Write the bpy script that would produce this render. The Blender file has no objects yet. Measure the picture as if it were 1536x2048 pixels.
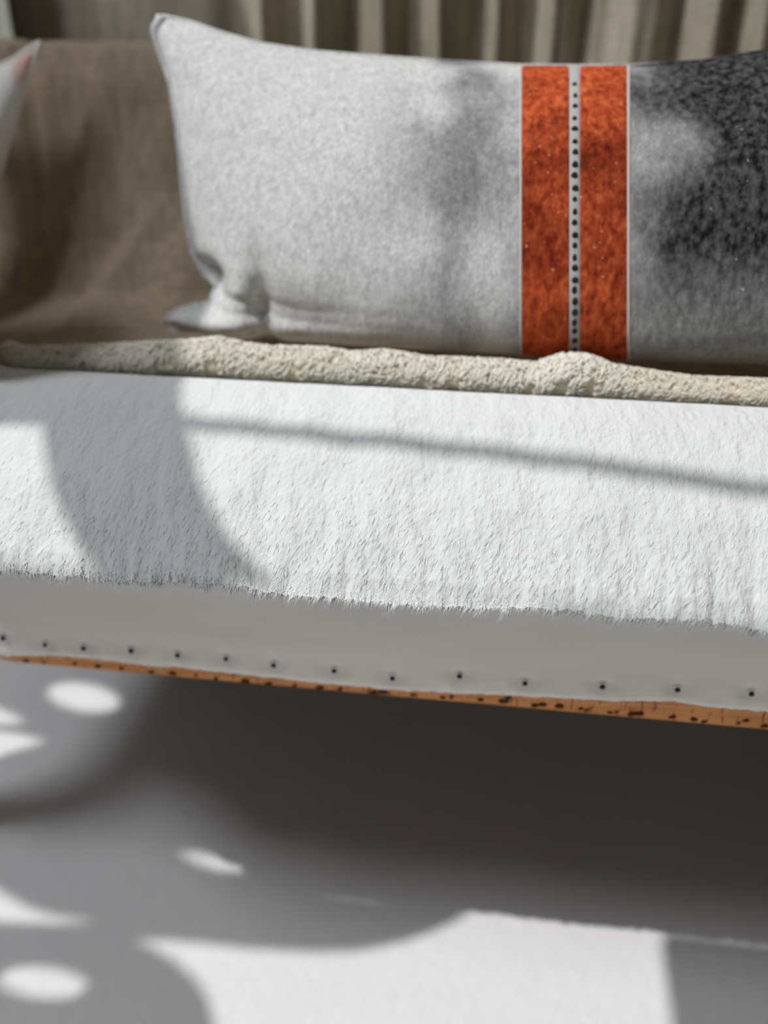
import bpy, bmesh, math, random
import numpy as np
from mathutils import Vector, Matrix, noise
rng = random.Random(7)
SC = bpy.context.scene
COL = SC.collection
S = 1.25                      # all numbers below are in a base unit of 1.25 m
FPX = 1540.0                  # focal length in pixels of the 1536x2048 frame

# ------------------------------------------------------------------ camera
YAW, PITCH, ROLL, CAMZ = math.radians(6), math.radians(27), math.radians(1.1), 0.48
FW = Vector((-math.sin(YAW)*math.cos(PITCH), math.cos(YAW)*math.cos(PITCH), -math.sin(PITCH)))
RT0 = Vector((math.cos(YAW), math.sin(YAW), 0)); UP0 = RT0.cross(FW)
RT = RT0*math.cos(ROLL) + UP0*math.sin(ROLL)
UP = UP0*math.cos(ROLL) - RT0*math.sin(ROLL)
CAM = Vector((0, 0, CAMZ))
cd = bpy.data.cameras.new('camera'); cam = bpy.data.objects.new('camera', cd); COL.objects.link(cam)
cam.matrix_world = Matrix(((RT.x, UP.x, -FW.x, 0), (RT.y, UP.y, -FW.y, 0), (RT.z, UP.z, -FW.z, CAMZ*S), (0, 0, 0, 1)))
cd.sensor_fit = 'VERTICAL'; cd.sensor_height = 36.0; cd.sensor_width = 27.0
cd.lens = FPX/2048*36; cd.clip_start = 0.01; cd.clip_end = 50
cd.dof.use_dof = True; cd.dof.focus_distance = 0.325*S
cd.dof.aperture_fstop = cd.lens/(0.0098*S*1000)
SC.camera = cam

# ------------------------------------------------------------------ light
SC.view_settings.view_transform = 'Standard'; SC.view_settings.look = 'None'
SC.view_settings.gamma = 1; SC.view_settings.use_curve_mapping = False
SC.view_settings.exposure = 0.0
SC.cycles.diffuse_bounces = 6
w = bpy.data.worlds.new('world'); SC.world = w; w.use_nodes = True
w.node_tree.nodes['Background'].inputs[0].default_value = (1.0, 0.97, 0.91, 1)
w.node_tree.nodes['Background'].inputs[1].default_value = 0.07
SX, SY = 0.39, 0.28           # how far sunlight travels in x and y per unit of height
SUN = Vector((-SX, -SY, 1)).normalized()
sl = bpy.data.lights.new('sun', 'SUN'); sun = bpy.data.objects.new('sun', sl); COL.objects.link(sun)
sl.energy = 2.25; sl.angle = math.radians(0.34); sl.color = (1.0, 0.99, 0.97)
sun.rotation_mode = 'QUATERNION'; sun.rotation_quaternion = SUN.to_track_quat('Z', 'Y'); sun.location = SUN*4
al = bpy.data.lights.new('soft_light', 'AREA'); area = bpy.data.objects.new('soft_light', al); COL.objects.link(area)  # unseen lamp added below the screen, standing in for soft window light
al.shape = 'DISK'; al.size = 0.42*S; al.energy = 13.0; al.color = (0.90, 0.945, 1.0)
ADIR = Vector((-0.39, -0.33, 1)).normalized()
area.location = (Vector((-0.25, 0.40, 0.1)) + ADIR*1.72)*S
area.rotation_mode = 'QUATERNION'; area.rotation_quaternion = ADIR.to_track_quat('Z', 'Y')

# ------------------------------------------------------------------ helpers
def ray(u, v):
    return RT*((u-768)/FPX) - UP*((v-1024)/FPX) + FW
def at_y(u, v, y):            # where the photograph's pixel meets an upright plane of the place
    d = ray(u, v); return CAM + d*(y/d.y)
def at_z(u, v, z=0.0):
    d = ray(u, v); return CAM + d*((z-CAMZ)/d.z)
def bow(x): u = max(0.0, -0.230-x); return 0.045*math.tanh(27.0*u*u/(u+0.03))     # the seat front curves back towards its left end
def lerp(xs, ys, x): return float(np.interp(x, xs, ys))
def sstep(a, b, x):
    t = min(1, max(0, (x-a)/(b-a))); return t*t*(3-2*t)
def tag(o, label=None, cat=None, group=None, kind=None):
    if label: o['label'] = label
    if cat: o['category'] = cat
    if group: o['group'] = group
    if kind: o['kind'] = kind
    return o
def mesh_of(name, verts, faces, smooth=True):
    me = bpy.data.meshes.new(name)
    me.from_pydata([(v[0]*S, v[1]*S, v[2]*S) for v in verts], [], faces)
    me.update()
    if smooth: me.polygons.foreach_set('use_smooth', [True]*len(me.polygons))
    return me
def obj(name, me, mat, parent=None):
    o = bpy.data.objects.new(name, me); COL.objects.link(o)
    if mat and not me.materials: me.materials.append(mat)
    if parent:
        o.parent = parent; o.matrix_parent_inverse = Matrix.Translation(-parent.location)
    return o
def empty(name, loc):
    o = bpy.data.objects.new(name, None); COL.objects.link(o); o.location = Vector(loc)*S
    o.empty_display_size = 0.05; return o
def grid_faces(n, m, close=False, off=0):
    f = []
    for i in range(n-1):
        for j in range(m-1 if not close else m):
            a = off+i*m+j; b = off+i*m+(j+1) % m
            f.append((a, b, b+m, a+m))
    return f
def box(x0, x1, y0, y1, z0, z1, bev=0.0):
    bm = bmesh.new(); bmesh.ops.create_cube(bm, size=1)
    for v in bm.verts:
        v.co = ((x0+x1)/2+v.co.x*(x1-x0), (y0+y1)/2+v.co.y*(y1-y0), (z0+z1)/2+v.co.z*(z1-z0))
    if bev: bmesh.ops.bevel(bm, geom=bm.edges[:], offset=bev, segments=2, affect='EDGES', profile=0.5)
    me = bpy.data.meshes.new('box'); 
    for v in bm.verts: v.co *= S
    bm.to_mesh(me); bm.free(); return me
def tube(pts, radii, sides=6):
    """verts, faces of a tapered tube along pts"""
    V, F = [], []
    n = len(pts)
    for i, p in enumerate(pts):
        p = Vector(p); t = (Vector(pts[min(i+1, n-1)])-Vector(pts[max(i-1, 0)])).normalized()
        a = t.orthogonal().normalized() if i == 0 else (prev - t*prev.dot(t)).normalized()
        prev = a; b = t.cross(a)
        for k in range(sides):
            an = 2*math.pi*k/sides
            V.append(p+(a*math.cos(an)+b*math.sin(an))*radii[i])
    F += grid_faces(n, sides, True)
    F.append(tuple(range(sides))[::-1]); F.append(tuple(range((n-1)*sides, n*sides)))
    return V, F
def loft(x0, x1, prof, n=160):
    """solid bar following the curved seat front; prof = [(y, z)...], None bow when y is flagged straight"""
    V = []; m = len(prof)
    for i in range(n):
        x = x0+(x1-x0)*i/(n-1)
        V += [(x, y+(bow(x) if k else 0), z) for y, z, k in prof]
    F = [f[::-1] for f in grid_faces(n, m, True)]+[tuple(range(m)), tuple(range((n-1)*m, n*m))[::-1]]
    return V, F
class Heap:
    def __init__(s): s.V, s.F = [], []
    def add(s, V, F):
        o = len(s.V); s.V += [tuple(v) for v in V]; s.F += [tuple(i+o for i in f) for f in F]

# ------------------------------------------------------------------ materials
class Mat:
    def __init__(s, name, rough=0.9, spec=0.2):
        s.m = bpy.data.materials.new(name); s.m.use_nodes = True; s.t = s.m.node_tree
        s.b = s.t.nodes['Principled BSDF']; s.b.inputs['Roughness'].default_value = rough
        s.b.inputs['Specular IOR Level'].default_value = spec
    def n(s, typ, **kw):
        nd = s.t.nodes.new(typ)
        for k, v in kw.items():
            if k.startswith('_'): setattr(nd, k[1:], v)
            else: nd.inputs[k.replace('__', ' ')].default_value = v
        return nd
    def l(s, a, b): s.t.links.new(a, b)
    def coords(s, scale=(1, 1, 1), rot=(0, 0, 0)):
        c = s.n('ShaderNodeTexCoord'); mp = s.n('ShaderNodeMapping')
        mp.inputs['Scale'].default_value = scale; mp.inputs['Rotation'].default_value = rot
        s.l(c.outputs['Object'], mp.inputs['Vector']); return mp.outputs['Vector']
    def streaks(s, scale, tilt):
        c = s.n('ShaderNodeTexCoord'); mp = s.n('ShaderNodeMapping'); mp.vector_type = 'TEXTURE'
        mp.inputs['Scale'].default_value = tuple(1/k for k in scale); mp.inputs['Rotation'].default_value = (0, tilt, 0)
        s.l(c.outputs['Object'], mp.inputs['Vector']); return mp.outputs['Vector']
    def noise(s, vec, scale, detail=4, rough=0.6):
        nd = s.n('ShaderNodeTexNoise', Scale=scale, Detail=detail, Roughness=rough); s.l(vec, nd.inputs['Vector']); return nd.outputs['Fac']
    def ramp(s, fac, stops):
        r = s.n('ShaderNodeValToRGB'); e = r.color_ramp.elements
        while len(e) < len(stops): e.new(0.5)
        for k, (p, c) in enumerate(stops): e[k].position = p; e[k].color = (*c, 1) if len(c) == 3 else c
        s.l(fac, r.inputs['Fac']); return r.outputs['Color']
    def mix(s, fac, a, b, blend='MIX'):
        m = s.n('ShaderNodeMix', _data_type='RGBA', _blend_type=blend)
        for key, val in ((0, fac), (6, a), (7, b)):
            if hasattr(val, 'links'): s.l(val, m.inputs[key])
            elif key == 0: m.inputs[0].default_value = val
            else: m.inputs[key].default_value = (*val, 1)
        return m.outputs[2]
    def base(s, c):
        if hasattr(c, 'links'): s.l(c, s.b.inputs['Base Color'])
        else: s.b.inputs['Base Color'].default_value = (*c, 1)
    def bump(s, h, strength, dist):
        b = s.n('ShaderNodeBump', Strength=strength, Distance=dist); s.l(h, b.inputs['Height'])
        prev = s.b.inputs['Normal']
        if prev.is_linked: s.l(prev.links[0].from_socket, b.inputs['Normal'])
        s.l(b.outputs['Normal'], s.b.inputs['Normal'])
def simple(name, col, rough=0.9, spec=0.2, metal=0.0):
    m = Mat(name, rough, spec); m.base(col); m.b.inputs['Metallic'].default_value = metal; return m.m

def mat_floor():
    m = Mat('white_painted_floor', 0.55, 0.3)
    v = m.coords((1, 1, 1)); c0 = m.n('ShaderNodeTexCoord'); m0 = m.n('ShaderNodeMapping'); m0.vector_type = 'TEXTURE'; m0.inputs['Scale'].default_value = (1/190, 1/18, 1); m0.inputs['Rotation'].default_value = (0, 0, -0.45); m.l(c0.outputs['Object'], m0.inputs['Vector']); vs = m0.outputs['Vector']
    c = m.ramp(m.noise(v, 6, 5), [(0.3, (0.84, 0.83, 0.845)), (0.7, (0.89, 0.885, 0.895))])
    sp = m.n('ShaderNodeTexVoronoi', Scale=26.0); m.l(v, sp.inputs['Vector'])
    spot = m.ramp(sp.outputs['Distance'], [(0.035, (1, 1, 1)), (0.06, (0, 0, 0))])
    keep = m.ramp(m.noise(v, 9, 2), [(0.56, (0, 0, 0)), (0.58, (1, 1, 1))])
    f = m.mix(1.0, spot, keep, 'MULTIPLY')
    m.base(m.mix(f, c, (0.33, 0.27, 0.22)))
    m.bump(m.noise(vs, 1.0, 4), 0.35, 0.003); m.bump(m.noise(v, 60, 4), 0.35, 0.004)
    return m.m
def mat_batting():
    m = Mat('white_cotton_batting', 0.95, 0.1)
    vs = m.streaks((430, 300, 55), 0.24); v = m.coords()
    m.base(m.ramp(m.noise(v, 30, 4), [(0.3, (0.78, 0.80, 0.80)), (0.7, (0.83, 0.85, 0.845))]))
    m.bump(m.noise(vs, 1.0, 5, 0.6), 0.6, 0.0022)
    m.bump(m.noise(m.streaks((95, 60, 20), 0.2), 1.0, 2), 0.45, 0.004)
    return m.m
def mat_muslin():
    m = Mat('unbleached_muslin', 0.9, 0.15)
    v = m.coords(); vw = m.coords((900, 900, 900))
    m.base(m.ramp(m.noise(m.coords((6, 6, 40)), 1.0, 4), [(0.3, (0.76, 0.735, 0.68)), (0.7, (0.84, 0.815, 0.765))]))
    m.bump(m.noise(vw, 1.0, 2), 0.12, 0.0004); m.bump(m.noise(m.coords((9, 9, 60)), 1.0, 3), 0.2, 0.003)
    return m.m
def mat_wood():
    m = Mat('pale_orange_wood', 0.7, 0.25)
    g = m.noise(m.coords((22, 60, 420)), 1.0, 5)
    c = m.ramp(g, [(0.3, (0.50, 0.20, 0.07)), (0.55, (0.78, 0.34, 0.12)), (0.75, (0.86, 0.41, 0.16))])
    t = m.ramp(m.noise(m.coords((420, 420, 70), (0, 0.4, 0)), 1.0, 2), [(0.33, (0.25, 0.09, 0.03)), (0.40, (1, 1, 1))])
    m.base(m.mix(0.8, c, t, 'MULTIPLY')); m.bump(g, 0.25, 0.001)
    return m.m
def mat_linen(name, dark, light):
    m = Mat(name, 0.95, 0.1)
    sl_ = m.noise(m.coords((160, 160, 26)), 1.0, 4); h = m.noise(m.coords((40, 40, 420)), 1.0, 3)
    c = m.ramp(m.noise(m.coords((5, 5, 3)), 1.0, 4), [(0.35, dark), (0.7, light)])
    c2 = m.mix(0.55, c, m.ramp(sl_, [(0.3, (0.55, 0.54, 0.52)), (0.7, (1.25, 1.22, 1.16))]), 'MULTIPLY')
    m.base(m.mix(0.35, c2, m.ramp(h, [(0.3, (0.7, 0.7, 0.7)), (0.7, (1.2, 1.2, 1.2))]), 'MULTIPLY'))
    m.bump(sl_, 0.4, 0.002); m.bump(h, 0.25, 0.001)
    return m.m
def weave(m):
    wv = m.noise(m.coords((620, 620, 300)), 1.0, 3, 0.7)
    wv2 = m.noise(m.coords((240, 240, 120)), 1.0, 3, 0.65)
    m.bump(wv, 0.5, 0.0014); m.bump(wv2, 0.25, 0.002)
    return wv, wv2
def mat_pillow():
    # heathered wool: light grey cloth that turns into charcoal beyond the orange stripes
    m = Mat('heathered_grey_wool', 0.95, 0.12)
    wv, wv2 = weave(m)
    c = m.n('ShaderNodeTexCoord'); sx = m.n('ShaderNodeSeparateXYZ'); m.l(c.outputs['Object'], sx.inputs[0])
    def mr(a, b):
        r = m.n('ShaderNodeMapRange'); r.inputs['From Min'].default_value = a*S; r.inputs['From Max'].default_value = b*S
        r.interpolation_type = 'SMOOTHSTEP'; return r
    ad = m.n('ShaderNodeMath', _operation='MULTIPLY_ADD'); nz = m.noise(m.coords((14, 14, 9)), 1.0, 3)
    m.l(nz, ad.inputs[0]); ad.inputs[1].default_value = 0.06*S; m.l(sx.outputs[0], ad.inputs[2])
    dark = mr(0.083, 0.125); m.l(ad.outputs[0], dark.inputs['Value'])
    blot = m.ramp(m.noise(m.coords((20, 20, 9)), 1.0, 3, 0.5), [(0.40, (0, 0, 0)), (0.62, (1, 1, 1))])
    midb = mr(-0.06, -0.01); m.l(sx.outputs[0], midb.inputs['Value'])
    bl = m.mix(midb.outputs[0], (0, 0, 0), blot); 
    light = m.mix(wv2, (0.42, 0.42, 0.42), (0.92, 0.92, 0.91))
    light = m.mix(bl, light, m.mix(wv2, (0.10, 0.10, 0.11), (0.46, 0.46, 0.47)))
    char = m.mix(m.ramp(wv2, [(0.38, (0, 0, 0)), (0.68, (1, 1, 1))]), (0.009, 0.009, 0.011), (0.115, 0.115, 0.12))
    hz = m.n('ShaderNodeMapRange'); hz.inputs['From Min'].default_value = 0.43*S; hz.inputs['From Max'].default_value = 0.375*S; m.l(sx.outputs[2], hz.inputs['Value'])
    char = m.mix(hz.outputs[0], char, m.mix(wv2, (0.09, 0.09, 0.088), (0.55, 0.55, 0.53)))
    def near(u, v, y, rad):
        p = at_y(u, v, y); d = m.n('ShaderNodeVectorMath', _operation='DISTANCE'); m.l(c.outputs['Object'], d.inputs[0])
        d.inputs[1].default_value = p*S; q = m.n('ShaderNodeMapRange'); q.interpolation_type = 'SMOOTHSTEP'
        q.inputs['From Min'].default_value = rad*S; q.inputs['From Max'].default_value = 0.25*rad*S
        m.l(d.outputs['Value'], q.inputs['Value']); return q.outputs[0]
    char = m.mix(near(1335, 265, 0.413, 0.032), char, light)   # a pale patch in the charcoal
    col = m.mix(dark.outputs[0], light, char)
    fl = m.ramp(m.noise(m.coords((330, 330, 260)), 1.0, 1), [(0.72, (0, 0, 0)), (0.80, (0.7, 0.7, 0.7))])
    fk = m.mix(1.0, fl, dark.outputs[0], 'MULTIPLY')
    col = m.mix(fk, col, (0.5, 0.5, 0.48))
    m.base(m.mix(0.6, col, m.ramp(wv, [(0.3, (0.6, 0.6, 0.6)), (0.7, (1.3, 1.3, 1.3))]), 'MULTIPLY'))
    return m.m
def mat_orange():
    m = Mat('burnt_orange_wool', 0.95, 0.12)
    wv, wv2 = weave(m)
    c = m.ramp(wv2, [(0.3, (0.20, 0.026, 0.010)), (0.5, (0.47, 0.078, 0.026)), (0.72, (0.72, 0.17, 0.055))])
    fl = m.ramp(m.noise(m.coords((300, 300, 300)), 1.0, 1), [(0.73, (0, 0, 0)), (0.78, (1, 1, 1))])
    c = m.mix(1.0, c, m.ramp(m.noise(m.coords((13, 13, 17)), 1.0, 2), [(0.38, (0.55, 0.45, 0.42)), (0.62, (1.15, 1.12, 1.1))]), 'MULTIPLY')
    c = m.mix(fl, c, (0.62, 0.45, 0.22))
    m.base(m.mix(0.5, c, m.ramp(wv, [(0.3, (0.6, 0.6, 0.6)), (0.7, (1.3, 1.3, 1.3))]), 'MULTIPLY'))
    return m.m
def mat_floral():
    m = Mat('floral_cotton', 0.95, 0.1)
    n1 = m.noise(m.coords((26, 26, 26)), 1.0, 2); n2 = m.noise(m.coords((31, 31, 31), (0.4, 0.2, 0.9)), 1.0, 2)
    c = m.mix(m.ramp(n1, [(0.53, (0, 0, 0)), (0.63, (1, 1, 1))]), (0.88, 0.88, 0.85), (0.86, 0.56, 0.48))
    m.base(m.mix(m.ramp(n2, [(0.60, (0, 0, 0)), (0.68, (1, 1, 1))]), c, (0.82, 0.72, 0.42)))
    return m.m
M_FLOOR, M_BAT, M_MUS, M_WOOD = mat_floor(), mat_batting(), mat_muslin(), mat_wood()
M_LINEN = mat_linen('brown_linen', (0.40, 0.315, 0.235), (0.53, 0.43, 0.335))
M_CURT = mat_linen('taupe_linen_curtain', (0.35, 0.31, 0.25), (0.66, 0.61, 0.51))
M_PALE = mat_linen('pale_linen_curtain', (0.62, 0.62, 0.54), (0.75, 0.75, 0.68))
M_PIL, M_ORA, M_FLORAL = mat_pillow(), mat_orange(), mat_floral()
M_WALL = simple('warm_white_wall', (0.55, 0.52, 0.48)); M_SCREEN = simple('screen_paint', (0.6, 0.58, 0.55))
M_TACK = simple('blued_steel', (0.02, 0.02, 0.024), 0.35, 0.5, 0.6); M_HOLE = simple('dark_rust_stain', (0.11, 0.036, 0.013), 0.95, 0.05)
M_UNDER = simple('dark_underside_cloth', (0.04, 0.03, 0.028)); M_LEG = simple('dark_stained_leg', (0.05, 0.03, 0.02), 0.5)
M_LOOP = simple('cream_wool_loops', (0.98, 0.945, 0.85))
lt_ = M_LOOP.node_tree; tr_ = lt_.nodes.new('ShaderNodeBsdfTranslucent'); tr_.inputs['Color'].default_value = (0.97, 0.92, 0.80, 1)
mx_ = lt_.nodes.new('ShaderNodeMixShader'); mx_.inputs[0].default_value = 0.2
lt_.links.new(lt_.nodes['Principled BSDF'].outputs[0], mx_.inputs[1]); lt_.links.new(tr_.outputs[0], mx_.inputs[2])
lt_.links.new(mx_.outputs[0], lt_.nodes['Material Output'].inputs['Surface'])
M_PADCORE = simple('tan_wool_backing', (0.86, 0.77, 0.60))
M_GREYBAND = simple('pale_grey_woven_band', (0.48, 0.47, 0.46)); M_STITCH = simple('charcoal_stitch', (0.03, 0.03, 0.035))
M_EDGE = simple('pale_selvedge_thread', (0.60, 0.56, 0.52)); M_ROD = simple('grey_metal_rod', (0.3, 0.3, 0.32), 0.4, 0.5)

# ------------------------------------------------------------------ the setting
XL, XR = -0.37, 0.75          # ends of the bench
tag(obj('floor', box(-1.6, 1.9, -1.4, 0.72, -0.03, 0.0), M_FLOOR), kind='structure')
tag(obj('wall_back', box(-1.6, 1.9, 0.70, 0.74, 0.0, 1.8), M_WALL), kind='structure')

# unseen screen added to shape the sunlight; beams cross its cut-outs along SUN
C0 = Vector((0, 0.35, 0.3)) + SUN*1.7
def screen_at(a, b):               # screen point whose sunbeam lands on the floor at (a, b)
    p = Vector((a, b, 0)); d = Vector((-SX, -SY, 1)); return p + d*((C0-p).dot(SUN)/d.dot(SUN))
def land(p): return (p.x+SX*p.z, p.y+SY*p.z)
BAT_V = [1195, 1150, 1100, 1000, 900, 830, 790, 775]
BAT_Y = [0.266, 0.271, 0.279, 0.296, 0.318, 0.335, 0.352, 0.362]
def Bp(u, v):                 # a point of the batting's face
    vv = v - (u-768)*0.078
    return land(at_y(u, v, lerp(BAT_V[::-1], BAT_Y[::-1], vv)))
def Fp(u, v): return land(at_z(u, v))
def lens(u, v, du, dv, tilt, n=28):
    P = []
    for k in range(n):
        t = 2*math.pi*k/n; x, y = du*math.cos(t), dv*math.sin(t)
        P.append(Fp(u+x*math.cos(tilt)-y*math.sin(tilt), v+x*math.sin(tilt)+y*math.cos(tilt)))
    return P
B0 = 0.346
holes = [
    lens(168, 1395, 72, 27, 0.17),
    [Fp(*p) for p in ((-160, 1400), (-60, 1405), (0, 1418), (30, 1432), (50, 1446), (0, 1448), (-80, 1446), (-160, 1440))],
    [Fp(*p) for p in ((-160, 1455), (-60, 1462), (0, 1463), (45, 1470), (92, 1484), (50, 1495), (0, 1510), (-60, 1540), (-160, 1560))],
    [Fp(*p) for p in ((352, 1702), (400, 1707), (450, 1716), (522, 1735), (490, 1742), (440, 1741), (400, 1728))],
    [Fp(*p) for p in ((-160, 1690), (-60, 1745), (0, 1785), (60, 1818), (110, 1833), (190, 1843), (110, 1847), (0, 1843), (-80, 1835), (-160, 1820))],
    lens(85, 1965, 86, 30, 0.10),
    # large opening: lights the seat front, the cushion and the floor patch
    [Fp(270, 1880), Fp(330, 1881), Fp(400, 1887), Fp(480, 1896), Fp(560, 1902), Fp(640, 1905), Fp(720, 1902), Fp(800, 1886), Fp(870, 1862), Fp(915, 1840), Fp(950, 1815)]
    + [Bp(560, 1185), Bp(500, 1120), Bp(440, 1050), Bp(395, 950), Bp(372, 850), Bp(358, 760), (0.000, 0.50), (0.02, 0.60), (0.035, 0.72), (0.04, 0.85), (0.95, 0.85),
       (0.95, B0), (0.30, B0), (0.255, 0.3512), (0.158, 0.3512), Fp(1322, 1885), Fp(1332, 1960), Fp(1345, 2060), (0.15, 0.20), (0.60, 0.17), (0.60, -0.50), (-0.50, -0.50), (-0.50, 0.08), (-0.12, 0.17), Fp(432, 2060), Fp(418, 2000), Fp(395, 1960), Fp(350, 1920), Fp(305, 1894)],
    [Bp(-160, 838), Bp(0, 838), Bp(74, 842), Bp(84, 900), Bp(100, 980), Bp(135, 1060), Bp(205, 1165), (Bp(205, 1165)[0]+0.008, 0.3515), (Bp(60, 1100)[0], 0.3515), (Bp(0, 1100)[0], 0.3525), (Bp(-160, 1100)[0], 0.370)],
]
cu = bpy.data.curves.new('shadow_screen', 'CURVE'); cu.dimensions = '2D'; cu.fill_mode = 'BOTH'; cu.extrude = 0.004*S
ex = Vector((1, 0, SX)).normalized(); ey = SUN.cross(ex).normalized()
def screen_xy(a, b):
    q = screen_at(a, b)-C0; return q.dot(ex)*S, q.dot(ey)*S
for poly in [[(-0.95, -0.75), (1.1, -0.75), (1.1, 1.08), (-0.95, 1.08)]] + holes:
    sp = cu.splines.new('POLY'); sp.points.add(len(poly)-1); sp.use_cyclic_u = True
    for k, (a, b) in enumerate(poly):
        x, y = screen_xy(a, b); sp.points[k].co = (x, y, 0, 1)
screen_ob = bpy.data.objects.new('shadow_screen', cu); COL.objects.link(screen_ob); cu.materials.append(M_SCREEN)
screen_ob.matrix_world = Matrix(((ex.x, ey.x, SUN.x, C0.x*S), (ex.y, ey.y, SUN.y, C0.y*S), (ex.z, ey.z, SUN.z, C0.z*S), (0, 0, 0, 1)))
tag(screen_ob, kind='structure')
# unseen rod added under the screen, shading a thin line across the seat
P0, P1 = screen_at(*Bp(330, 834)) - SUN*0.012, screen_at(*Bp(1700, 1016)) - SUN*0.012
pm = screen_at(*Bp(960, 903)) - SUN*0.012
V, F = tube([P0+(P0-pm)*0.12, P0, pm, P1, P1+(P1-pm)*0.3], [0.0042]*5, 8)
tag(obj('shadow_rod_1', mesh_of('shadow_rod_1', V, F), M_ROD), kind='structure')

# ------------------------------------------------------------------ bench
bench = empty('bench', ((XL+XR)/2, 0.45, 0))
tag(bench, 'low upholstered bench in bare white batting, muslin tacked along its pale wooden rail', 'bench')
obj('seat_deck', mesh_of('seat_deck', *loft(XL+0.004, XR-0.004, [(0.320, 0.221, 1), (0.320, 0.308, 1), (0.366, 0.312, 1), (0.368, 0.352, 1), (0.595, 0.352, 0), (0.595, 0.221, 0)]), False), M_UNDER, bench)
# wooden rail
Z_RB = 0.2195
obj('front_rail', mesh_of('front_rail', *loft(XL, XR, [(0.305, Z_RB, 1), (0.304, Z_RB+0.001, 1), (0.304, 0.262, 1), (0.324, 0.262, 1), (0.324, Z_RB, 1)]), False), M_WOOD, bench)
rail = [c for c in bench.children if c.name == 'front_rail'][0]
# old tack holes and stains in the rail
holes_uv = [(52,1322),(88,1325),(150,1327),(196,1333),(243,1336),(303,1344),(346,1347),(392,1351),(432,1357),(492,1362),(538,1367),(590,1371),(640,1376),
            (680,1378),(750,1385),(766,1384),(828,1390),(886,1395),(903,1394),(962,1399),(1008,1402),(1016,1396),(1070,1411),(1085,1409),(1120,1412),(1162,1417),(1175,1420),(1220,1425),(1232,1424),
            (1266,1428),(1279,1427),(1345,1434),(1388,1439),(1408,1443),(1478,1446),(1492,1441),(1530,1452)]
def blot_mesh(seed):
    r = random.Random(seed); n = 11; V = [(0, -0.00035, 0)]; F = []
    for ring, (sc, yy) in enumerate(((0.6, -0.0003), (1.0, 0.0003))):
        for k in range(n):
            t = 2*math.pi*k/n; q = sc*(0.75+0.5*r.random())
            V.append((math.cos(t)*q*0.0030, yy, math.sin(t)*q*0.0024+math.cos(t)*q*0.0004))
    for k in range(n):
        a, b = 1+k, 1+(k+1) % n
        F += [(0, b, a), (a, b, b+n, a+n)]
    return mesh_of('tack_hole', V, F)
blots = [blot_mesh(k) for k in range(5)]
for k, (u, v) in enumerate(holes_uv):
    o = obj('tack_hole', blots[k % 5], M_HOLE, rail); p = at_y(u, v, 0.304)
    o.parent = rail; o.matrix_parent_inverse = Matrix(); o.location = p*S - rail.matrix_world.translation
    p.y += bow(p.x); o.location = p*S
    s = rng.uniform(0.55, 1.15)*(0.75 if k % 3 == 1 else 1); o.scale = (s, 1, s*rng.uniform(0.8, 1.1)); o.rotation_euler.y = rng.uniform(-0.4, 0.4)

# muslin: from under the batting down to its torn lower edge on the rail
EU = [-700, -300, 0, 60, 130, 180, 250, 325, 345, 400, 480, 600, 700, 768, 850, 950, 1050, 1150, 1250, 1345, 1420, 1536, 1900, 2600]
EV = [1250, 1284, 1312, 1311, 1312, 1317, 1325, 1335, 1331, 1340, 1348, 1362, 1371, 1378, 1383, 1388, 1392, 1398, 1402, 1402, 1414, 1424, 1452, 1510]
ex_x = [at_y(u, v, 0.302).x for u, v in zip(EU, EV)]; ex_z = [at_y(u, v, 0.302).z for u, v in zip(EU, EV)]
tack_uv = [(6,1277),(90,1290),(167,1297),(262,1302),(355,1311),(452,1318),(547,1331),(668,1342),(785,1357),(919,1353),(1050,1367),(1205,1374),(1355,1380),(1503,1388)]
tack_p = [at_y(u, v, 0.3005) for u, v in tack_uv]
nx = 900; prof_t = np.linspace(0, 1, 34)
V = []
for i in range(nx):
    x = XL-0.002 + (XR-XL+0.004)*i/(nx-1)
    zb = lerp(ex_x, ex_z, x) + 0.0006*noise.noise((x*260, 3, 0)) + 0.0005*noise.noise((x*900, 7, 0))
    for t in prof_t:
        z = 0.315 + (zb-0.315)*t
        y = 0.3025 - 0.006*math.sin(math.pi*min(1, (1-t)*1.15))*0.5 + 0.0018*noise.noise((x*14, z*30, 2))*(1-t)
        y -= 0.0006*(1-t)
        for p in tack_p:
            dx, dz = x-p.x, z-p.z
            if abs(dx) < 0.02 and abs(dz) < 0.02:
                y += 0.0016*math.exp(-(dx*dx/0.00002+dz*dz/0.000012))
                y -= 0.0011*math.exp(-((abs(dx)-0.006)**2/0.00001+(dz+0.004)**2/0.00002))
        y -= 0.0010*sstep(0.80, 1.0, t)*(0.5+0.5*noise.noise((x*55, 1, 4)))
        V.append((x, min(y, 0.3036)+bow(x), z))
F = grid_faces(nx, 34); nV = len(V)
V += [(v[0], v[1]+0.0012, v[2]) for v in V]
F = [f[::-1] for f in F] + [tuple(i+nV for i in f) for f in F]
F += [(i*34+33, (i+1)*34+33, nV+(i+1)*34+33, nV+i*34+33) for i in range(nx-1)]
mus = obj('muslin_cover', mesh_of('muslin_cover', V, F), M_MUS, bench)
# loose threads at the torn edge
H = Heap()
for k in range(420):
    x = rng.uniform(-0.30, 0.30); z = lerp(ex_x, ex_z, x)+0.0004
    L = rng.uniform(0.0008, 0.0024); dx = rng.uniform(-0.6, 0.6)
    y = bow(x)+0.3002; H.add(*tube([(x, y+0.001, z+0.0006), (x+dx*L*0.5, y+0.0005, z-L*0.5), (x+dx*L, y, z-L)], [0.00007, 0.00006, 0.00003], 3))
tag(obj('loose_threads', mesh_of('loose_threads', H.V, H.F), M_BAT, mus), kind='stuff')
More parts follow.
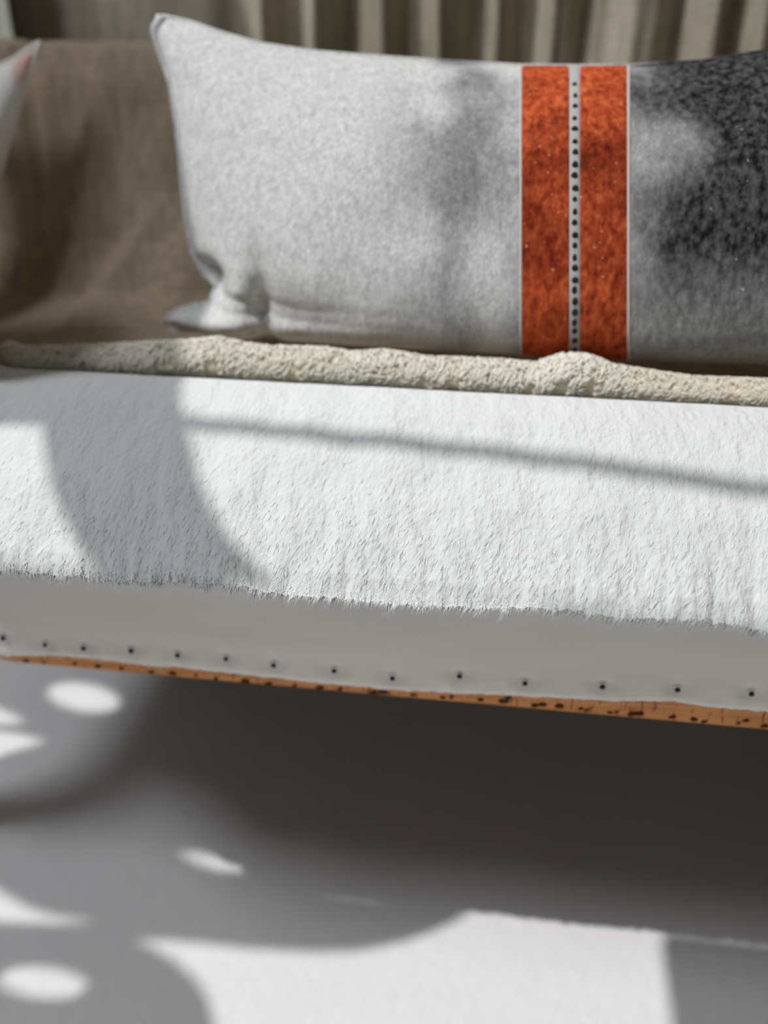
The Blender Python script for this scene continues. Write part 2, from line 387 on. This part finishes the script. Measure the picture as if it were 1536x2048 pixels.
# tacks
bm = bmesh.new(); bmesh.ops.create_uvsphere(bm, u_segments=12, v_segments=7, radius=0.00138*S)
for v in bm.verts: v.co.y *= 0.55
tme = bpy.data.meshes.new('tack'); bm.to_mesh(tme); bm.free(); tme.polygons.foreach_set('use_smooth', [True]*len(tme.polygons))
for k, p in enumerate(tack_p):
    o = obj('tack', tme, M_TACK, bench); o.location = Vector((p.x, 0.3004+bow(p.x), p.z))*S; s = rng.uniform(0.9, 1.08); o.scale = (s, 1, s)

# batting: thick white cotton layer rolled over the seat front, torn along its lower edge
prof = [at_y(768, v, y) for v, y in zip(BAT_V, BAT_Y)]
py = [p.y for p in prof]; pz = [p.z for p in prof]
bx = [at_y(u, v, 0.266).x for u, v in ((-300, 1100), (0, 1140), (100, 1148), (200, 1160), (300, 1163), (450, 1168), (560, 1188), (700, 1200), (800, 1207), (940, 1216), (1100, 1216), (1250, 1238), (1400, 1238), (1536, 1262), (2000, 1300))]
bz = [at_y(u, v, 0.266).z for u, v in ((-300, 1100), (0, 1140), (100, 1148), (200, 1160), (300, 1163), (450, 1168), (560, 1188), (700, 1200), (800, 1207), (940, 1216), (1100, 1216), (1250, 1238), (1400, 1238), (1536, 1262), (2000, 1300))]
arc = [0]
for a, b in zip(prof, prof[1:]): arc.append(arc[-1]+(b-a).length)
NT = 90; NXB = 620
def bat_point(x, s):
    """s in 0..1 from the torn lower edge to the top"""
    q = s*arc[-1]; y = lerp(arc, py, q); z = lerp(arc, pz, q)
    dz = lerp(bx, bz, x)-pz[0] + 0.0018*noise.noise((x*110, 0, 3)) + 0.0013*noise.noise((x*330, 5, 3)) + 0.0008*noise.noise((x*800, 9, 3))
    z += dz*(1-sstep(0, 0.25, s)); low = 1-sstep(0.0, 0.75, s)
    b = 0.0014*noise.noise((x*45+z*12, z*30, 1)) + 0.0011*low*noise.noise((x*170+z*45, z*55, 9)) + 0.0005*noise.noise((x*420+z*100, z*120, 5))
    y -= b; z += b*0.5
    return Vector((x, y+bow(x), z))
V = []
XB0, XB1 = XL-0.006, XR+0.004
for i in range(NXB):
    x = XB0+(XB1-XB0)*i/(NXB-1)
    for j in range(NT): V.append(bat_point(x, j/(NT-1)))
    top = V[-1]; bot = V[-NT]
    V += [Vector((x, top.y+0.003, top.z-0.001)), Vector((x, top.y+0.004, top.z-0.008)), Vector((x, 0.330+bow(x), 0.342)), Vector((x, 0.306+bow(x), 0.318)), Vector((x, 0.296+bow(x), bot.z+0.014)), Vector((x, bot.y+0.012, bot.z+0.003)), bot.copy()]
F = [f[::-1] for f in grid_faces(NXB, NT+7, True)]
n6 = NT+7
F += [tuple(range(n6)), tuple(range((NXB-1)*n6, NXB*n6))[::-1]]
bat = obj('batting', mesh_of('batting', V, F), M_BAT, bench)
H = Heap()
def fibre(x, s, L, r, lift):
    p = bat_point(x, s); p2 = bat_point(x-0.25*L, max(0, s-0.02))
    d = (p2-p); d = d.normalized() if s > 0.05 else Vector((-0.2, -0.06, -1)).normalized()
    d = (d+Vector((rng.uniform(-0.45, 0.25), rng.uniform(-0.25, 0.05)*lift, 0))).normalized()
    out = Vector((0, -0.8, 0.4))*lift
    p = p+Vector((0, -0.0002, 0)); a = p; b = p+d*L*0.5+out*L*0.25; c = p+d*L+out*L*0.12+Vector((rng.uniform(-.2, .2)*L, 0, 0))
    H.add(*tube([a, b, c], [r, r*0.85, r*0.12], 3))
for k in range(10000):        # along the torn edge
    x = rng.uniform(-0.36, 0.34); c = 0.5+0.5*noise.noise((x*190, 2, 8)); 
    fibre(x, abs(rng.gauss(0, 0.016)), rng.uniform(0.003, 0.0085)*(0.35+1.4*c*c), rng.uniform(0.00010, 0.00026), rng.uniform(0, 0.15))
for k in range(9000):         # nap on the face
    x = rng.uniform(-0.36, 0.34); s = min(0.98, abs(rng.gauss(0, 0.22)))
    if rng.random() > 0.25+0.55*sstep(-0.2, 0.06, x): continue
    fibre(x, s, rng.uniform(0.0015, 0.0042)*(1-0.5*s), rng.uniform(0.00005, 0.00012), rng.uniform(0.03, 0.25)*(1-0.6*s))
tag(obj('frayed_fibres', mesh_of('frayed_fibres', H.V, H.F), M_BAT, bat), kind='stuff')

# legs: four tapered square legs, the front pair raked backwards
def leg(top, foot, w0, w1):
    V = []
    for (p, w_) in ((top, w0), ((Vector(top)*0.5+Vector(foot)*0.5), (w0+w1)/2), (foot, w1)):
        p = Vector(p); V += [p+Vector((sx*w_/2, sy*w_/2, 0)) for sx, sy in ((-1, -1), (1, -1), (1, 1), (-1, 1))]
    F = grid_faces(3, 4, True) + [(3, 2, 1, 0), (8, 9, 10, 11)]
    return mesh_of('leg', V, [f[::-1] for f in F], False)
for tp, ft in (((-0.352, 0.335, 0.222), (-0.365, 0.380, 0.0)), ((0.73, 0.335, 0.222), (0.74, 0.378, 0.0)),
               ((-0.352, 0.582, 0.222), (-0.355, 0.586, 0.0)), ((0.73, 0.582, 0.222), (0.733, 0.586, 0.0))):
    obj('leg', leg(tp, ft, 0.040, 0.020), M_LEG, bench)

# backrest in brown linen, creased, sweeping from the seat up to a low rounded top
bp_y = [0.372, 0.41, 0.46, 0.495, 0.515, 0.525, 0.530, 0.540, 0.556, 0.570, 0.574, 0.574]
bp_z = [0.3535, 0.3555, 0.358, 0.372, 0.405, 0.450, 0.495, 0.514, 0.518, 0.506, 0.470, 0.356]
ba = [0]
for k in range(1, len(bp_y)): ba.append(ba[-1]+math.hypot(bp_y[k]-bp_y[k-1], bp_z[k]-bp_z[k-1]))
V = []; NBX, NBS = 420, 110
for i in range(NBX):
    x = XL+0.002+(XR-XL-0.004)*i/(NBX-1)
    for j in range(NBS):
        q = ba[-1]*j/(NBS-1); y = lerp(ba, bp_y, q); z = lerp(ba, bp_z, q)
        fade = sstep(0, 0.05, q)*(1-sstep(ba[-1]-0.12, ba[-1]-0.08, q))
        xl = -0.262+0.75*(z-0.36)
        b = 0.010*sstep(-0.006, 0.010, x-xl)*(1-sstep(0.39, 0.45, z))*sstep(0.03, 0.07, q)*(1-sstep(-0.12, -0.06, x))
        b += 0.0065*noise.noise((x*16+z*7, z*7, 11)) + 0.0045*noise.noise((x*34-z*11, z*13, 21))
        b -= 0.004*math.exp(-((x+0.285+0.1*(z-0.45))/0.006)**2)*sstep(0.40, 0.46, z)
        zz = z + (0.004 if x < -0.15 else 0.004*(1-sstep(-0.15, -0.05, x)))*sstep(0.48, 0.52, z) - 0.01*sstep(-0.21, -0.13, x)*sstep(0.42, 0.5, z)
        V.append((x, y-b*fade, zz+b*0.4*fade))
F = [f[::-1] for f in grid_faces(NBX, NBS, True)]+[tuple(range(NBS)), tuple(range((NBX-1)*NBS, NBX*NBS))[::-1]]
obj('backrest', mesh_of('backrest', V, F), M_LINEN, bench)

# plump rolled arm at the left end, unseen, added to shade the seat top
V = []; NA, NR = 40, 28
for i in range(NA):
    q = i/(NA-1); y = 0.338+0.080*q; e = 0.75+0.25*min(1, (4*q*(1-q))**0.5*1.6) if q < 0.5 else 0.35+0.65*min(1, (4*q*(1-q))**0.5*1.4)
    xin = -0.224-0.040*q; xc, hw = (xin-0.372)/2, (xin+0.372)/2
    for k in range(NR):
        t = 2*math.pi*k/NR; c, n_ = math.cos(t), math.sin(t)
        V.append((xc+hw*(0.75+0.25*e)*math.copysign(abs(c)**0.6, c), y, 0.428+0.075*(0.4+0.6*e)*math.copysign(abs(n_)**0.7, n_)))
obj('shade_arm', mesh_of('shade_arm', V, grid_faces(NA, NR, True)[::1]+[tuple(range(NR))[::-1], tuple(range((NA-1)*NR, NA*NR))]), M_LINEN, bench)

# ------------------------------------------------------------------ cream looped wool pad along the seat front
padp = empty('wool_pad', (0, 0.365, 0.355)); tag(padp, 'strip of curly cream wool lying between grey cushion and white batting', 'wool pad')
TU = [-300, 0, 100, 200, 300, 380, 430, 480, 520, 640, 700, 770, 850, 1000, 1080, 1130, 1180, 1230, 1300, 1400, 1536, 1900]
TV = [660, 708, 705, 700, 694, 690, 684, 698, 703, 706, 716, 711, 726, 731, 741, 722, 721, 742, 752, 766, 771, 790]
tx = [at_y(u, v, 0.372).x for u, v in zip(TU, TV)]; tz = [at_y(u, v, 0.372).z for u, v in zip(TU, TV)]
def pad_r(x): return max(0.004, (lerp(tx, tz, x)-0.3555)/2)
V = []; NPX, NPR = 520, 18
for i in range(NPX):
    x = -0.250+0.70*i/(NPX-1); r = pad_r(x)*0.86
    for j in range(NPR):
        t = 2*math.pi*j/NPR; rr = 1+0.13*noise.noise((x*120, math.cos(t)*1.3, math.sin(t)*1.3))
        V.append((x, 0.379+bow(x)+math.cos(t)*0.0095*rr, 0.3565+r+math.sin(t)*r*rr))
F = grid_faces(NPX, NPR, True)+[tuple(range(NPR))[::-1], tuple(range((NPX-1)*NPR, NPX*NPR))]
obj('pad_core', mesh_of('pad_core', V, F), M_PADCORE, padp)
H = Heap()
for k in range(12000):
    x = rng.uniform(-0.250, 0.36); r = pad_r(x)
    gap = noise.noise((x*75, 4, 4))
    th = rng.uniform(0.18, 1.22)*math.pi            # angle on the roll, front and top
    if th > 0.92*math.pi and gap < -0.12 and x > -0.2: continue
    c = Vector((x, 0.379+bow(x)+math.cos(th)*0.0098, 0.3565+r+math.sin(th)*r*0.92))
    n = Vector((0, math.cos(th), math.sin(th)*0.8+0.1)).normalized()
    tang = Vector((0, -n.z, n.y)) if rng.random() < 0.8 else Vector((1, 0, 0))
    tang = (tang+Vector((rng.uniform(-.7, .7), 0, rng.uniform(-.3, .3)))).normalized()
    fine = sstep(0.06, 0.11, x); big = math.exp(-((x-0.045)/0.016)**2)
    R = rng.uniform(0.0008, 0.0016)*(1-0.4*fine)*(1+0.5*big)
    pts = []
    for i in range(7):
        a = -0.3+3.7*i/6
        pts.append(c+tang*(math.cos(a)*R)+n*(math.sin(a)*R*0.65)+n.cross(tang)*(0.0005*(i-3)))
    rad = R*rng.uniform(0.22, 0.40)
    H.add(*tube(pts, [rad*0.8]+[rad]*5+[rad*0.6], 5))
tag(obj('wool_loops', mesh_of('wool_loops', H.V, H.F), M_LOOP, padp), kind='stuff')

# ------------------------------------------------------------------ grey cushion with orange stripes
def pil_y(z): return 0.424+0.34*(z-0.365)
# silhouette in the plane of the cushion: bottom / top heights and ends, read along its length
def on_pil(u, v):
    p = at_y(u, v, 0.43)
    for _ in range(6): p = at_y(u, v, pil_y(p.z))
    return p
top = [on_pil(u, v) for u, v in ((330, 33), (380, 44), (450, 68), (520, 88), (620, 103), (700, 110), (900, 124), (1040, 132), (1150, 133), (1255, 132), (1400, 124), (1536, 102), (1700, 70), (1830, 38), (1880, 25))]
lef = [on_pil(u, v) for u, v in ((322, 40), (308, 60), (318, 100), (340, 170), (354, 260), (362, 350), (370, 430), (384, 500), (408, 545), (432, 566), (424, 596), (360, 614), (332, 634), (330, 655), (360, 672))]
Xr = 2*on_pil(1150, 400).x - lef[5].x
lz = [p.z for p in lef][::-1]; lx = [p.x for p in lef][::-1]
ttx = [p.x for p in top]; ttz = [p.z for p in top]
ZB = 0.3690
NS, NTT = 260, 120
def pil_surf(s, t, side):
    """s along the length, t up the height, side -1 front / +1 back"""
    ztop_l, zbot = ttz[0], ZB
    zl = zbot+(ztop_l-zbot)*t
    xl = lerp(lz, lx, zl) if zl > lz[0] else lx[0]
    xmid = (lx[6]+Xr)/2
    xr = 2*xmid - lerp([lz[0], lz[6], lz[-1]], [lx[6]-0.01, lx[6], lx[-1]], zl)
    x = xl+(xr-xl)*s
    ztop = lerp(ttx, ttz, x); z = zbot+(ztop-zbot)*t
    e = min(1.0, 4*s*(1-s)*1.0); es = (1-abs(2*s-1)**6)
    et = 1-abs(2*t**0.80-1)**2.3
    h = (0.5*es+0.5*e**0.6)*max(0, et)**0.60
    amp = 0.050 if side < 0 else 0.020
    off = amp*h
    if side < 0:
        # dimples, tucked lower corner
        off += h*(0.0035*noise.noise((x*16, z*14, 2))+0.002*noise.noise((x*38, z*30, 5)))
        p = on_c
        def g(c, rx, rz): return math.exp(-((x-c[0])/rx)**2-((z-c[1])/rz)**2)
        off += 0.010*g(p['lobe'], 0.017, 0.018) - 0.020*g(p['notch'], 0.010, 0.008) - 0.010*g(p['side'], 0.007, 0.03) - 0.010*g(p['hollow'], 0.012, 0.006) + 0.006*g(p['ear'], 0.016, 0.007)
        off -= 0.006*g(p['dent'], 0.012, 0.014)
        off = max(off, 0.0)
    y = pil_y(z)+side*off
    return Vector((x, y, z - (0.0 if side > 0 else 0.10*off*(1-t))))
def xz(u, v): p = on_pil(u, v); return (p.x, p.z)
on_c = dict(lobe=xz(478, 590), notch=xz(432, 545), side=xz(545, 610), hollow=xz(385, 664), ear=xz(395, 628), dent=xz(1290, 165))
pil = empty('striped_cushion', ((lx[6]+Xr)/2, 0.42, ZB))
tag(pil, 'long grey wool cushion with two burnt orange stripes, leaning on the brown backrest', 'cushion')
sv = [0.5-0.5*math.cos(math.pi*(0.02+0.96*i/(NS-1))) for i in range(NS)]
sv = [(a-sv[0])/(sv[-1]-sv[0]) for a in sv]
tv = [0.5-0.5*math.cos(math.pi*i/(NTT-1)) for i in range(NTT)]
V = [pil_surf(s, t, -1) for s in sv for t in tv]+[pil_surf(s, t, 1) for s in sv for t in tv]
F = [f[::-1] for f in grid_faces(NS, NTT)]+grid_faces(NS, NTT, off=NS*NTT)
me = mesh_of('cushion_cover', V, F)
bm = bmesh.new(); bm.from_mesh(me); bmesh.ops.remove_doubles(bm, verts=bm.verts, dist=0.0002); bmesh.ops.recalc_face_normals(bm, faces=bm.faces); bm.to_mesh(me); bm.free()
me.polygons.foreach_set('use_smooth', [True]*len(me.polygons))
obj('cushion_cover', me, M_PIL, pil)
# piped seam round the edge
seam = [pil_surf(s, 1, -1) for s in np.linspace(0, 1, 120)]
seam_l = [pil_surf(0, t, -1) for t in np.linspace(0.02, 1, 60)]
def radius_tube(P, r): return tube([Vector(p) for p in P], [r]*len(P), 6)
H = Heap(); H.add(*radius_tube(seam, 0.0011)); H.add(*tube(seam_l, [0.0012+0.0016*sstep(0.80, 0.98, k/59) for k in range(60)], 6))
obj('seam', mesh_of('seam', H.V, H.F), M_PIL, pil)
# woven bands follow the surface a hair proud of it
def band(name, u0, u1, lift, mat, n=14):
    V = []
    for i in range(n):
        uu = u0+(u1-u0)*i/(n-1); lo0, hi0 = 0.3, 0.75
        # straight in the weave: each band lies in one upright plane (normal q) through the cushion
        q = ray(uu, 420).cross(ray(uu+0.0, 700)).normalized(); q = q if q.x > 0 else -q
        for j in range(160):
            t = 0.001+0.999*j/159
            lo, hi = lo0, hi0
            for _ in range(20):
                m = (lo+hi)/2
                if (pil_surf(m, t, -1)-CAM).dot(q) < 0: lo = m
                else: hi = m
            p = pil_surf(lo, t, -1); e = lift*(0.35 if i in (0, n-1) else 1)
            p += Vector((0, -e, 0.5*e*t)); V.append(p)
    F = [f[::-1] for f in grid_faces(n, 160)]
    o = obj(name, mesh_of(name, V, F), mat, pil); return o, V
band('orange_stripe', 1043, 1138, 0.0006, M_ORA); band('orange_stripe', 1160, 1255, 0.0006, M_ORA)
gb, gV = band('woven_band', 1139, 1159, 0.0007, M_GREYBAND, 6)
band('selvedge', 1039, 1044, 0.0009, M_EDGE, 4); band('selvedge', 1254, 1260, 0.0009, M_EDGE, 4)
bm = bmesh.new(); bmesh.ops.create_uvsphere(bm, u_segments=8, v_segments=5, radius=1.0*S)
for v in bm.verts: v.co.x *= 0.0016; v.co.y *= 0.0006; v.co.z *= 0.0019
sme = bpy.data.meshes.new('stitch'); bm.to_mesh(sme); bm.free()
zs = np.linspace(0.368, 0.497, 27)
mid = gV[3*160:4*160]; mid0 = gV[2*160:3*160]
mz = [p.z for p in mid]
for k, z in enumerate(zs):
    j = min(range(160), key=lambda q: abs(mz[q]-z)); p = (mid[j]+mid0[j])/2
    o = obj('stitch', sme, M_STITCH, pil); o.location = (p+Vector((rng.uniform(-.0002, .0002), -0.0002, 0)))*S
    q = rng.uniform(0.65, 1.1); o.scale = (q, 1, rng.uniform(0.75, 1.1)*(0.8 if z > 0.47 else 1))

# ------------------------------------------------------------------ floral cushion at the bench end
fc = empty('floral_cushion', (-0.33, 0.46, 0.3585)); tag(fc, 'white cushion corner with pink and yellow pattern at far left of backrest', 'cushion')
cy = 0.472
def on_fl(u, v):
    p = at_y(u, v, cy)
    for _ in range(6): p = at_y(u, v, cy+0.30*(p.z-0.41))
    return p
tipc = on_fl(80, 82); tl = on_fl(-160, 112); lo_ = on_fl(-70, 400); ll = Vector((tl.x+0.004, cy, 0.372)); lb = Vector((lo_.x-0.004, cy, 0.372))
def fcs(s, t, side):
    # corners: lower-left, lower-right, upper-right tip, upper-left; edges curve inwards
    lft = ll.lerp(tl, t); r = Vector((lb.x+(tipc.x-lb.x)*t**1.1, cy, lb.z+(tipc.z-lb.z)*t))
    p = lft.lerp(r, s); p.z -= 0.012*math.sin(math.pi*s)*t
    h = (max(0, 4*s*(1-s))**0.5)*(max(0, 4*t*(1-t))**0.5)
    p.y = cy+0.30*(p.z-0.41)+side*0.018*h; return p
V = [fcs(i/39, j/39, sd) for sd in (-1, 1) for i in range(40) for j in range(40)]
me = mesh_of('floral_cover', V, [f[::-1] for f in grid_faces(40, 40)]+grid_faces(40, 40, off=1600))
obj('floral_cover', me, M_FLORAL, fc)
H = Heap(); H.add(*tube([fcs(1, t, -1) for t in np.linspace(0, 1, 24)]+[fcs(s, 1, -1) for s in np.linspace(0.96, 0, 24)], [0.0016]*48, 6))
obj('cushion_piping', mesh_of('cushion_piping', H.V, H.F), simple('cream_piping', (0.88, 0.87, 0.82)), fc)

# ------------------------------------------------------------------ curtains behind the bench
def curtain(name, x0, x1, y0, z1, fold, mat, label, n=900):
    V = []; zr = np.linspace(0.002, z1, 60)
    for i in range(n):
        x = x0+(x1-x0)*i/(n-1)
        for z in zr:
            V.append((x+0.004*noise.noise((x*8, z*6, 3)), y0-fold(x, z), z))
    F = [f[::-1] for f in grid_faces(n, len(zr))]; nV = len(V)
    V += [(v[0], v[1]+0.002, v[2]) for v in V]
    F += [tuple(i+nV for i in f[::-1]) for f in F]
    o = obj(name, mesh_of(name, V, F), mat); tag(o, label, 'curtain'); return o
def fold_brown(x, z):
    lf = sstep(-0.24, -0.14, x)
    ph = x*150+3.2*noise.noise((x*9, z*0.8, 0.3))+1.2*noise.noise((x*26, z*2.2, 5))
    f = 0.5+0.5*math.sin(ph); f2 = 0.5+0.5*math.sin(x*340+2.5*noise.noise((x*20, z*2, 9)))
    return (0.030*f**1.3+0.007*f2)*lf*(0.7+0.5*noise.noise((x*13, 0, 2))) + (1-lf)*0.006*noise.noise((x*22, z*5, 7)) + 0.004*noise.noise((x*40, z*14, 8))
curtain('linen_curtain', -0.62, 0.85, 0.650, 1.25, fold_brown, M_CURT, 'taupe linen curtain hanging in narrow upright folds behind the bench')
def fold_pale(x, z): return 0.006*math.sin(x*110)+0.003*noise.noise((x*60, z*3, 2))
xe = at_y(16, 40, 0.613).x
curtain('pale_curtain', -0.60, xe, 0.618, 1.25, fold_pale, M_PALE, 'sliver of pale cream curtain at the top left above floral cushion', 160)
rod = empty('curtain_rod', (0.1, 0.665, 1.25)); tag(rod, 'dark metal rod carrying the curtains, fixed to the back wall', 'curtain rod')
V, F = tube([(-0.66, 0.625, 1.270), (0.1, 0.625, 1.270), (0.88, 0.625, 1.270)], [0.008]*3, 10); obj('pole', mesh_of('pole', V, F), M_ROD, rod)
for x in (-0.60, 0.82):
    obj('bracket', box(x-0.006, x+0.006, 0.62, 0.70, 1.256, 1.264, 0.001), M_ROD, rod)
